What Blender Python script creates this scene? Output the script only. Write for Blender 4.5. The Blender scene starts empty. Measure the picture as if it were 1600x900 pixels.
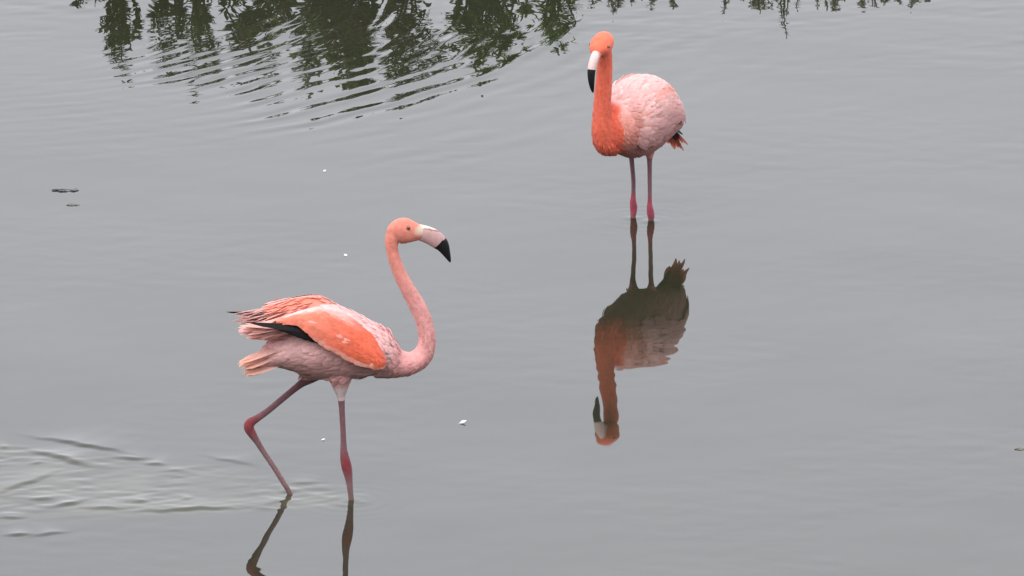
import bpy, bmesh, math, random
import numpy as np
from mathutils import Vector, Matrix, noise as mnoise

random.seed(7)
rng = np.random.default_rng(11)
scene = bpy.context.scene
C = scene.collection

# ------------------------------------------------------------------ camera, sky, sun, exposure
CAM_H = 11.31                      # eye height above the water (viewing bank)
PITCH = math.radians(15.5)
ROLL = math.radians(-0.83)        # the hand-held camera leans a little
FOC = 20000.0                     # focal length in photo pixels (1600 wide)
cam_d = bpy.data.cameras.new('camera')
cam_d.sensor_width = 36.0
cam_d.lens = 36.0 * FOC / 1600.0
cam_d.clip_start = 0.5
cam_d.clip_end = 6000.0
cam = bpy.data.objects.new('camera', cam_d)
cam.location = (0, 0, CAM_H)
cam.rotation_euler = (Matrix.Rotation(math.pi / 2 - PITCH, 3, 'X') @ Matrix.Rotation(ROLL, 3, 'Z')).to_euler()
C.objects.link(cam)
scene.camera = cam

SUN_EL, SUN_AZ = math.radians(58), math.radians(200)     # azimuth clockwise from +Y
world = bpy.data.worlds.new('World')
scene.world = world
world.use_nodes = True
nt = world.node_tree
nt.nodes.clear()
sky = nt.nodes.new('ShaderNodeTexSky')
sky.sky_type = 'NISHITA'
sky.sun_disc = False
sky.sun_elevation = SUN_EL
sky.sun_rotation = SUN_AZ
sky.air_density = 1.0
sky.dust_density = 5.0
mixs = nt.nodes.new('ShaderNodeMix')
mixs.data_type = 'RGBA'
mixs.inputs[0].default_value = 0.9                       # closed overcast: even grey-white cloud
mixs.inputs[7].default_value = (10.6, 10.75, 11.6, 1)
bg = nt.nodes.new('ShaderNodeBackground')
bg.inputs['Strength'].default_value = 0.1
wo = nt.nodes.new('ShaderNodeOutputWorld')
nt.links.new(sky.outputs[0], mixs.inputs[6])
nt.links.new(mixs.outputs[2], bg.inputs['Color'])
nt.links.new(bg.outputs[0], wo.inputs['Surface'])

sun_d = bpy.data.lights.new('sun', 'SUN')
sun_d.energy = 1.2
sun_d.angle = math.radians(40)
sun_d.color = (1.0, 0.97, 0.93)
sun = bpy.data.objects.new('sun', sun_d)
C.objects.link(sun)
sdir = Vector((math.sin(SUN_AZ) * math.cos(SUN_EL), math.cos(SUN_AZ) * math.cos(SUN_EL), math.sin(SUN_EL)))
sun.rotation_euler = sdir.to_track_quat('Z', 'Y').to_euler()
sun.location = (0, 0, 40)

scene.view_settings.view_transform = 'Standard'
scene.view_settings.look = 'None'
scene.view_settings.exposure = 0.85
scene.view_settings.gamma = 1.0
scene.view_settings.use_curve_mapping = False

# ------------------------------------------------------------------ helpers
def water_point(px, py):
    """world x, y on the water for a spot measured on the photograph"""
    u, v = px - 800.0, 450.0 - py
    dx = u * math.cos(ROLL) - v * math.sin(ROLL)
    vv = u * math.sin(ROLL) + v * math.cos(ROLL)
    dy = math.cos(PITCH) * FOC + math.sin(PITCH) * vv
    dz = -math.sin(PITCH) * FOC + math.cos(PITCH) * vv
    t = -CAM_H / dz
    return dx * t, dy * t

def tag(o, label=None, cat=None, group=None, kind=None):
    if label: o['label'] = label
    if cat: o['category'] = cat
    if group: o['group'] = group
    if kind: o['kind'] = kind
    return o

def empty(name, loc, rz=0.0):
    o = bpy.data.objects.new(name, None)
    o.empty_display_size = 0.1
    o.location = loc
    o.rotation_euler = (0, 0, rz)
    C.objects.link(o)
    return o

def new_mat(name, rough=0.8, spec=0.3):
    m = bpy.data.materials.new(name)
    m.use_nodes = True
    b = m.node_tree.nodes['Principled BSDF']
    b.inputs['Roughness'].default_value = rough
    b.inputs['Specular IOR Level'].default_value = spec
    return m, m.node_tree, b

def col_material(name, rough=0.8, spec=0.25, nscale=60.0, namp=0.25, bump=0.0, bscale=200.0, sheen=0.0, stretch=None, trans=0.0):
    """albedo from the mesh's own colour attribute, broken up by fine noise"""
    m, t, b = new_mat(name, rough, spec)
    at = t.nodes.new('ShaderNodeAttribute'); at.attribute_name = 'col'
    tc = t.nodes.new('ShaderNodeTexCoord')
    mp = t.nodes.new('ShaderNodeMapping')
    if stretch: mp.inputs['Scale'].default_value = stretch
    t.links.new(tc.outputs['Object'], mp.inputs['Vector'])
    nz = t.nodes.new('ShaderNodeTexNoise'); nz.inputs['Scale'].default_value = nscale
    nz.inputs['Detail'].default_value = 5
    t.links.new(mp.outputs[0], nz.inputs['Vector'])
    mr = t.nodes.new('ShaderNodeMapRange')
    mr.inputs[1].default_value = 0.25; mr.inputs[2].default_value = 0.75
    mr.inputs[3].default_value = 1 - namp; mr.inputs[4].default_value = 1 + namp
    t.links.new(nz.outputs[0], mr.inputs[0])
    mx = t.nodes.new('ShaderNodeVectorMath'); mx.operation = 'SCALE'
    t.links.new(at.outputs['Color'], mx.inputs[0]); t.links.new(mr.outputs[0], mx.inputs['Scale'])
    t.links.new(mx.outputs[0], b.inputs['Base Color'])
    if bump:
        n2 = t.nodes.new('ShaderNodeTexNoise'); n2.inputs['Scale'].default_value = bscale; n2.inputs['Detail'].default_value = 3
        t.links.new(mp.outputs[0], n2.inputs['Vector'])
        bp = t.nodes.new('ShaderNodeBump'); bp.inputs['Strength'].default_value = bump; bp.inputs['Distance'].default_value = 0.004
        t.links.new(n2.outputs[0], bp.inputs['Height']); t.links.new(bp.outputs[0], b.inputs['Normal'])
    if sheen:
        b.inputs['Sheen Weight'].default_value = sheen
        b.inputs['Sheen Roughness'].default_value = 0.5
    if trans:
        out = t.nodes['Material Output']
        tr = t.nodes.new('ShaderNodeBsdfTranslucent'); t.links.new(mx.outputs[0], tr.inputs['Color'])
        ms = t.nodes.new('ShaderNodeMixShader'); ms.inputs[0].default_value = trans
        t.links.new(b.outputs[0], ms.inputs[1]); t.links.new(tr.outputs[0], ms.inputs[2]); t.links.new(ms.outputs[0], out.inputs['Surface'])
    return m

M_BODY = col_material('plumage_skin', 0.85, 0.15, 60, 0.16, 0.6, 230, 0.15)
M_FEATHER = col_material('feather', 0.8, 0.2, 90, 0.10, 0, 0, 0.15, trans=0.28)
M_BLACK = col_material('flight_feather', 0.7, 0.12, 120, 0.3, 0.2, 300, trans=0.0)
M_BILL = col_material('bill_horn', 0.55, 0.22, 90, 0.10, 0.1, 120)
M_EYE = col_material('eye_gloss', 0.12, 0.6, 50, 0.05)
M_LEAF = col_material('leaf', 0.55, 0.35, 30, 0.3, 0, 0, trans=0.25)
M_STEM = col_material('stem_bark', 0.85, 0.2, 80, 0.35, 0.4, 90)
M_DEBRIS = col_material('wet_debris', 0.5, 0.4, 150, 0.35, 0.3, 200)

def build(name, verts, faces, cols, mat, parent=None, smooth=True):
    me = bpy.data.meshes.new(name)
    me.from_pydata([tuple(v) for v in verts], [], faces)
    a = me.color_attributes.new('col', 'FLOAT_COLOR', 'POINT')
    c = np.ones((len(verts), 4), dtype=np.float32)
    c[:, :3] = np.clip(np.asarray(cols, dtype=np.float32).reshape(-1, 3), 0.004, 0.92)
    a.data.foreach_set('color', c.ravel())
    if smooth: me.polygons.foreach_set('use_smooth', [True] * len(me.polygons))
    me.materials.append(mat)
    me.update()
    o = bpy.data.objects.new(name, me)
    C.objects.link(o)
    if parent: o.parent = parent
    return o

def catmull(rows, sub):
    """rows: list of tuples -> smoothly resampled array"""
    A = np.array(rows, dtype=float)
    P = np.vstack([2 * A[0] - A[1], A, 2 * A[-1] - A[-2]])
    out = []
    for i in range(1, len(P) - 2):
        for k in range(sub):
            t = k / sub
            out.append(0.5 * ((2 * P[i]) + (-P[i-1] + P[i+1]) * t + (2*P[i-1] - 5*P[i] + 4*P[i+1] - P[i+2]) * t*t
                              + (-P[i-1] + 3*P[i] - 3*P[i+1] + P[i+2]) * t**3))
    out.append(A[-1])
    return np.array(out)

def loft(rows, n=20, sub=5):
    """rows: (x, y, z, half height, half width) -> closed tube; lateral axis is local Y"""
    R = catmull(rows, sub)
    verts, faces = [], []
    c = R[:, :3]
    T = np.gradient(c, axis=0)
    for i in range(len(R)):
        t = Vector(T[i]).normalized()
        lat = Vector((0, 1, 0)); lat = (lat - t * lat.dot(t)).normalized()
        up = t.cross(lat) * -1.0
        if up.z < 0 and abs(t.z) < 0.7: up = -up
        up = lat.cross(t)
        for k in range(n):
            a = 2 * math.pi * k / n
            verts.append(Vector(c[i]) + up * (max(R[i, 3], 5e-4) * math.sin(a)) + lat * (max(R[i, 4], 5e-4) * math.cos(a)))
    m = len(R)
    for i in range(m - 1):
        for k in range(n):
            k2 = (k + 1) % n
            faces.append((i*n + k, i*n + k2, (i+1)*n + k2, (i+1)*n + k))
    verts.append(Vector(c[0])); s0 = len(verts) - 1
    verts.append(Vector(c[-1])); s1 = len(verts) - 1
    for k in range(n):
        k2 = (k + 1) % n
        faces.append((s0, k2, k)); faces.append((s1, (m-1)*n + k, (m-1)*n + k2))
    return verts, faces

def union_body(name, lofts, voxel, colour_fn, mat, parent, smooth_it=4):
    """several overlapping closed lofts -> ONE continuous skin"""
    V, F = [], []
    for v, f in lofts:
        o = len(V); V += v; F += [tuple(i + o for i in q) for q in f]
    me = bpy.data.meshes.new(name + '_raw'); me.from_pydata([tuple(v) for v in V], [], F)
    bm = bmesh.new(); bm.from_mesh(me); bmesh.ops.recalc_face_normals(bm, faces=bm.faces); bm.to_mesh(me); bm.free()
    tmp = bpy.data.objects.new(name + '_raw', me); C.objects.link(tmp)
    md = tmp.modifiers.new('r', 'REMESH'); md.mode = 'VOXEL'; md.voxel_size = voxel; md.use_smooth_shade = True
    dg = bpy.context.evaluated_depsgraph_get()
    res = bpy.data.meshes.new_from_object(tmp.evaluated_get(dg))
    bpy.data.objects.remove(tmp); bpy.data.meshes.remove(me)
    bm = bmesh.new(); bm.from_mesh(res)
    for _ in range(smooth_it):
        bmesh.ops.smooth_vert(bm, verts=bm.verts, factor=0.5, use_axis_x=True, use_axis_y=True, use_axis_z=True)
    bm.to_mesh(res); bm.free()
    res.name = name
    n = len(res.vertices)
    co = np.empty(n * 3, dtype=np.float32); res.vertices.foreach_get('co', co); co = co.reshape(-1, 3)
    a = res.color_attributes.new('col', 'FLOAT_COLOR', 'POINT')
    c = np.ones((n, 4), dtype=np.float32); c[:, :3] = np.clip(colour_fn(co), 0.004, 0.92)
    a.data.foreach_set('color', c.ravel())
    res.polygons.foreach_set('use_smooth', [True] * len(res.polygons))
    res.materials.clear(); res.materials.append(mat)
    o = bpy.data.objects.new(name, res); C.objects.link(o); o.parent = parent
    nor = np.empty(n * 3, dtype=np.float32); res.vertices.foreach_get('normal', nor)
    return o, co, nor.reshape(-1, 3)

class Feathers:
    """collects feather blades (a ridge-backed vane of 8 quads) into one mesh"""
    def __init__(s): s.v, s.f, s.c = [], [], []
    def add(s, base, d, nrm, length, width, c0, c1=None, curl=0.0, ridge=0.12, prof=(0.45, 0.9, 1.0, 0.75, 0.12), side=0.0):
        d = Vector(d).normalized(); nrm = Vector(nrm); nrm = (nrm - d * nrm.dot(d)).normalized()
        w = d.cross(nrm)
        c0 = np.array(c0); c1 = c0 if c1 is None else np.array(c1)
        o = len(s.v)
        ts = (0, 0.3, 0.6, 0.85, 1.0)
        for t, p in zip(ts, prof):
            p0 = Vector(base) + d * (length * t) + nrm * (curl * length * t * t) + w * (side * length * t * t)
            for q in (-1, 0, 1):
                s.v.append(p0 + w * (q * width * 0.5 * p) + nrm * (ridge * width * (1 - abs(q)) * p))
                s.c.append(c0 * (1 - t) + c1 * t)
        for i in range(4):
            for q in range(2):
                a = o + i * 3 + q
                s.f.append((a, a + 1, a + 4, a + 3))
    def make(s, name, mat, parent):
        return build(name, s.v, s.f, s.c, mat, parent)

def neck_feathers(co, nor, cols, path, tmax, count, parent):
    P2 = np.array([(r[0], r[2]) for r in path]); Y2 = np.array([r[1] for r in path])
    d, t = polydist(co[:, [0, 2]].astype(float), P2)
    m = np.where((d < .05) & (t < tmax) & (t > .06))[0]
    seg = np.linalg.norm(np.diff(P2, axis=0), axis=1); cum = np.concatenate([[0], np.cumsum(seg)]) / seg.sum()
    f = Feathers()
    for i in rng.choice(m, min(count, len(m)), replace=False):
        k = int(np.clip(np.searchsorted(cum, t[i]) - 1, 0, len(P2) - 2))
        tg = Vector((P2[k + 1, 0] - P2[k, 0], Y2[k + 1] - Y2[k], P2[k + 1, 1] - P2[k, 1])).normalized()
        n = Vector(nor[i]); dd = tg - n * tg.dot(n)
        if dd.length < .3: continue
        j = rng.uniform(.93, 1.10); L = rng.uniform(.008, .014) * (1 + t[i])
        f.add(co[i] - nor[i] * .0008, dd.normalized() + n * .055 + Vector(rng.normal(0, .07, 3)), n, L, L * .34, cols[i] * j * 1.04, cols[i] * j * 1.10, curl=-.06, ridge=.05)
    f.make('neck_feathers', M_FEATHER, parent)['kind'] = 'stuff'

def smoothstep(a, b, x):
    t = np.clip((x - a) / (b - a), 0, 1)
    return t * t * (3 - 2 * t)

def lerp(a, b, t):
    a = np.asarray(a, float); b = np.asarray(b, float)
    t = np.asarray(t)[..., None]
    return a * (1 - t) + b * t

def polydist(P, pts):
    """distance from each point (x,z) to a polyline, and the arc parameter"""
    best = np.full(len(P), 1e9); par = np.zeros(len(P)); L = 0
    pts = np.asarray(pts, float)
    for a, b in zip(pts[:-1], pts[1:]):
        ab = b - a; l2 = (ab ** 2).sum()
        t = np.clip(((P - a) @ ab) / l2, 0, 1)
        d = np.linalg.norm(P - a - t[:, None] * ab, axis=1)
        m = d < best
        best[m] = d[m]; par[m] = L + t[m] * math.sqrt(l2)
        L += math.sqrt(l2)
    return best, par / L

# ------------------------------------------------------------------ ground (lake bed, banks, land beyond) : one sheet
BANK_Y = 44.95
def ground_z(x, y):
    n = 0.02 * np.sin(x * 1.9 + 0.7 * np.sin(y * 1.3)) + 0.012 * np.sin(x * 5.3 + y * 3.1)
    yb = y - (BANK_Y + 0.05 * np.sin(x * 0.9) + 0.03 * np.sin(x * 2.7 + 1) + np.maximum(0, np.abs(x) - 8) * 0.06)
    far = np.interp(yb, [-6, -2.0, -0.5, 0.0, 0.3, 1.2, 4, 30, 3000], [-0.36, -0.30, -0.12, 0.0, 0.035, 0.10, 0.28, 0.7, 1.0])
    near = np.interp(y, [-2000, -30, -3, 1, 14, 24], [10.6, 9.9, 9.75, 9.65, 1.6, -0.36])
    side = np.interp(np.abs(x), [60, 110, 140, 3000], [-0.36, -0.3, 0.5, 2.0])
    z = np.maximum(np.maximum(far, near), side)
    return z + n * np.where(np.abs(z) < 0.02, 0.15, 1.0) * np.clip(np.abs(yb) * 2, 0.15, 1)

def axis(core0, core1, step, lo, hi, grow=1.25):
    a = list(np.arange(core0, core1 + step * 0.5, step))
    s = step; x = a[-1]
    while x < hi: s *= grow; x = min(x + s, hi); a.append(x)
    s = step; x = a[0]; b = []
    while x > lo: s *= grow; x = max(x - s, lo); b.append(x)
    return np.array(b[::-1] + a)

def grid_object(name, xs, ys, Z, mat):
    nx, ny = len(xs), len(ys)
    X, Y = np.meshgrid(xs, ys)
    co = np.stack([X, Y, Z], -1).reshape(-1, 3).astype(np.float32)
    i = np.arange(nx * ny).reshape(ny, nx)
    q = np.stack([i[:-1, :-1], i[:-1, 1:], i[1:, 1:], i[1:, :-1]], -1).reshape(-1, 4).astype(np.int32)
    me = bpy.data.meshes.new(name)
    me.vertices.add(len(co)); me.vertices.foreach_set('co', co.ravel())
    me.loops.add(q.size); me.loops.foreach_set('vertex_index', q.ravel())
    me.polygons.add(len(q)); me.polygons.foreach_set('loop_start', np.arange(0, q.size, 4, dtype=np.int32))
    me.polygons.foreach_set('use_smooth', np.ones(len(q), dtype=bool))
    me.update(calc_edges=True)
    me.materials.append(mat)
    o = bpy.data.objects.new(name, me); C.objects.link(o)
    return o

gm, gt, gb = new_mat('muddy_bank', 0.9, 0.2)
tc = gt.nodes.new('ShaderNodeTexCoord')
n1 = gt.nodes.new('ShaderNodeTexNoise'); n1.inputs['Scale'].default_value = 1.7; n1.inputs['Detail'].default_value = 8
gt.links.new(tc.outputs['Object'], n1.inputs['Vector'])
cr = gt.nodes.new('ShaderNodeValToRGB')
cr.color_ramp.elements[0].position = 0.35; cr.color_ramp.elements[0].color = (0.075, 0.062, 0.045, 1)
cr.color_ramp.elements[1].position = 0.65; cr.color_ramp.elements[1].color = (0.06, 0.085, 0.03, 1)
gt.links.new(n1.outputs[0], cr.inputs[0]); gt.links.new(cr.outputs[0], gb.inputs['Base Color'])
n2 = gt.nodes.new('ShaderNodeTexNoise'); n2.inputs['Scale'].default_value = 25; n2.inputs['Detail'].default_value = 6
gt.links.new(tc.outputs['Object'], n2.inputs['Vector'])
bp = gt.nodes.new('ShaderNodeBump'); bp.inputs['Strength'].default_value = 0.6; bp.inputs['Distance'].default_value = 0.03
gt.links.new(n2.outputs[0], bp.inputs['Height']); gt.links.new(bp.outputs[0], gb.inputs['Normal'])
gx = axis(-6, 6, 0.15, -3000, 3000, 1.3); gy = axis(35, 49, 0.1, -2000, 3000, 1.3)
GX, GY = np.meshgrid(gx, gy)
ground = grid_object('ground', gx, gy, ground_z(GX, GY), gm)
ground['kind'] = 'structure'

# ------------------------------------------------------------------ water surface with its ripples
wx = axis(-2.15, 2.15, 0.0072, -150, 150, 1.35)
wy = axis(37.1, 45.2, 0.0085, -20, 95, 1.35)
WX, WY = np.meshgrid(wx, wy)
H = np.zeros_like(WX)

def bandwaves(X, Y, n, l0, l1, slope, ang0=0.0, spread=math.pi, seed=0):
    r = np.random.default_rng(seed)
    h = np.zeros_like(X)
    for _ in range(n):
        lam = math.exp(r.uniform(math.log(l0), math.log(l1)))
        a = ang0 + r.uniform(-spread, spread)
        k = 2 * math.pi / lam
        h += slope / k * math.sqrt(2.0 / n) * np.sin(k * (X * math.cos(a) + Y * math.sin(a)) + r.uniform(0, 6.28))
    return h

def patchy(X, Y, scale, seed):
    return 0.5 + 0.5 * np.tanh(2.2 * bandwaves(X, Y, 10, scale * 0.6, scale * 1.8, 1.0, seed=seed) / scale * 6)

near = (WX > -2.4) & (WX < 2.4) & (WY > 36.7) & (WY < 45.5)
ii = np.where(near.any(1))[0]; jj = np.where(near.any(0))[0]
sl = np.s_[ii[0]:ii[-1] + 1, jj[0]:jj[-1] + 1]
X, Y = WX[sl], WY[sl]
h = np.zeros_like(X)
# (a) ring packet spreading from something that moved beyond the upper left of the frame
rcx, rcy = water_point(-150, -30)
dx_, dy_ = X - rcx, Y - rcy
rr = np.hypot(dx_, dy_); th = np.arctan2(dy_, dx_)
wob = 0.05 * np.sin(3.1 * th + 1) + 0.03 * np.sin(9 * th + 2.2)
rr2 = rr + wob * 0.6 + bandwaves(X, Y, 14, 0.3, 0.9, 0.10, seed=31)
packet = smoothstep(1.0, 1.8, rr2) * (1 - smoothstep(2.35, 3.0, rr2))
ang = smoothstep(-1.12, -0.88, th) * (1 - smoothstep(-0.22, 0.0, th))
gate = patchy(X, Y, 0.5, 5)
ph = 2 * math.pi * (rr2 / 0.108 - 0.9 * np.sin(rr2 * 2.1))
RING = 0.050
h += RING * 0.108 / 6.283 * packet * (0.10 + 0.90 * ang) * (0.40 + 0.75 * gate) * (np.sin(ph) + .35 * np.sin(1.63 * ph + 3 * th))
tailp = smoothstep(2.5, 2.8, rr2) * (1 - smoothstep(3.0, 3.6, rr2)) * ang * patchy(X, Y, 0.3, 8)
h += 0.014 / (2 * math.pi / 0.16) * tailp * np.sin(2 * math.pi / 0.16 * rr2)
# (b) ruffled water under the bank plants
ruf = smoothstep(42.9, 44.6, Y)
h += (0.25 + 0.75 * patchy(X, Y, 0.5, 3)) * ruf * (bandwaves(X, Y, 34, 0.06, 0.24, 0.009, math.pi / 2, 0.75, seed=4))
# (c) faint breathing of the whole surface
h += bandwaves(X, Y, 24, 0.10, 0.6, 0.0022, math.pi / 2, 1.2, seed=9)
h += bandwaves(X, Y, 10, 0.9, 2.6, 0.0025, math.pi / 2, 1.4, seed=12)
h += smoothstep(.35, .8, patchy(X, Y, 1.1, 41)) * bandwaves(X, Y, 30, 0.05, 0.2, 0.0030, math.pi / 2, 0.8, seed=42)
# (d) wake stirred up behind the walking bird
def screen_mask(px0, py0, px1, py1, half0, half1):
    ax, ay = water_point(px0, py0); bx, by = water_point(px1, py1)
    ux, uy = bx - ax, by - ay; L = math.hypot(ux, uy); ux /= L; uy /= L
    s = ((X - ax) * ux + (Y - ay) * uy) / L
    dd = np.abs(-(X - ax) * uy + (Y - ay) * ux)
    w = half0 + (half1 - half0) * np.clip(s, 0, 1)
    return smoothstep(-0.05, 0.12, s) * (1 - smoothstep(0.55, 1.0, dd / w)), s
wm, ws = screen_mask(575, 776, -60, 757, 0.13, 0.58)
h += wm * (0.35 + 0.65 * patchy(X, Y, 0.28, 21)) * bandwaves(X, Y, 46, 0.03, 0.13, 0.032, math.pi / 2, 0.85, seed=22)
def crest(px0, py0, px1, py1, width, slope):
    """one short steep wavelet between two spots"""
    global h
    ax, ay = water_point(px0, py0); bx, by = water_point(px1, py1)
    ux, uy = bx - ax, by - ay; L = math.hypot(ux, uy); ux /= L; uy /= L
    s = (X - (ax + bx) / 2) * ux + (Y - (ay + by) / 2) * uy
    t = -(X - (ax + bx) / 2) * uy + (Y - (ay + by) / 2) * ux
    t = t + 0.005 * np.sin(s * 31 + px0) + 0.003 * np.sin(s * 77 + py0)
    slope *= min(1.0, .35 + L / .25)
    if uy * 0 + ux < 0: t = -t
    prof = np.where(t < width, smoothstep(-width, width, t), np.exp(-np.maximum(t - width, 0) / min(width * 7, 2 * width + L * .25)))
    h += slope * width * 1.3 * prof * np.exp(-(s / (L * 0.5)) ** 2)
CR = [(70, 686, 180, 706), (62, 708, 132, 728), (48, 725, 66, 725), (183, 717, 228, 718), (226, 726, 256, 728), (0, 772, 80, 742),
      (0, 701, 14, 700), (90, 792, 130, 784), (132, 796, 196, 795), (230, 800, 362, 795), (210, 786, 232, 784), (285, 782, 300, 780),
      (0, 811, 36, 809), (12, 838, 46, 836), (56, 839, 100, 832), (250, 738, 290, 737), (50, 782, 86, 780), (0, 777, 40, 770),
      (395, 797, 430, 796), (420, 789, 448, 783), (528, 791, 545, 790), (556, 787, 576, 785), (455, 755, 494, 756), (330, 715, 390, 728)]
for q, c_ in enumerate(CR):
    crest(*c_, 0.0135, (0.34, 0.42, 0.28)[q % 3] * (1 if q < 15 else 0.5))
# small collars where the legs pierce the surface
for (px, py) in ((548, 782), (450, 766), (988, 341), (1016, 346)):
    cx, cy = water_point(px, py)
    r0 = np.hypot(X - cx, Y - cy)
    h += 0.0011 * np.exp(-(r0 / 0.03) ** 2) + (0.00035 if px < 700 else 0.0002) * np.exp(-r0 / 0.09) * np.sin(2 * math.pi * r0 / 0.05)
edge = smoothstep(-2.4, -2.2, X) * (1 - smoothstep(2.2, 2.4, X)) * smoothstep(36.7, 37.0, Y) * (1 - smoothstep(45.2, 45.5, Y))
H[sl] = h * edge

wm_, wt, wb = new_mat('pond_water', 0.02, 0.5)
wb.inputs['IOR'].default_value = 1.333
tc = wt.nodes.new('ShaderNodeTexCoord')
nz = wt.nodes.new('ShaderNodeTexNoise'); nz.inputs['Scale'].default_value = 0.9; nz.inputs['Detail'].default_value = 4
wt.links.new(tc.outputs['Object'], nz.inputs['Vector'])
cr = wt.nodes.new('ShaderNodeValToRGB')
cr.color_ramp.elements[0].position = 0.3; cr.color_ramp.elements[0].color = (0.017, 0.018, 0.010, 1)
cr.color_ramp.elements[1].position = 0.7; cr.color_ramp.elements[1].color = (0.024, 0.025, 0.016, 1)
wt.links.new(nz.outputs[0], cr.inputs[0])
# silt kicked up along the walked track clouds the water there
sa_ = wt.nodes.new('ShaderNodeAttribute'); sa_.attribute_name = 'silt'
nsl = wt.nodes.new('ShaderNodeTexNoise'); nsl.inputs['Scale'].default_value = 7; nsl.inputs['Detail'].default_value = 6
wt.links.new(tc.outputs['Object'], nsl.inputs['Vector'])
sm_ = wt.nodes.new('ShaderNodeMath'); sm_.operation = 'MULTIPLY'
wt.links.new(sa_.outputs['Fac'], sm_.inputs[0]); wt.links.new(nsl.outputs[0], sm_.inputs[1])
smx = wt.nodes.new('ShaderNodeMix'); smx.data_type = 'RGBA'; smx.inputs[7].default_value = (0.075, 0.072, 0.045, 1)
wt.links.new(sm_.outputs[0], smx.inputs[0]); wt.links.new(cr.outputs[0], smx.inputs[6]); wt.links.new(smx.outputs[2], wb.inputs['Base Color'])
water = grid_object('water', wx, wy, H, wm_)
SILT = np.zeros_like(H); SILT[sl] = wm * (.4 + .6 * patchy(X, Y, .35, 51))
at_ = water.data.attributes.new('silt', 'FLOAT', 'POINT'); at_.data.foreach_set('value', SILT.ravel().astype(np.float32))
water['kind'] = 'structure'

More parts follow.
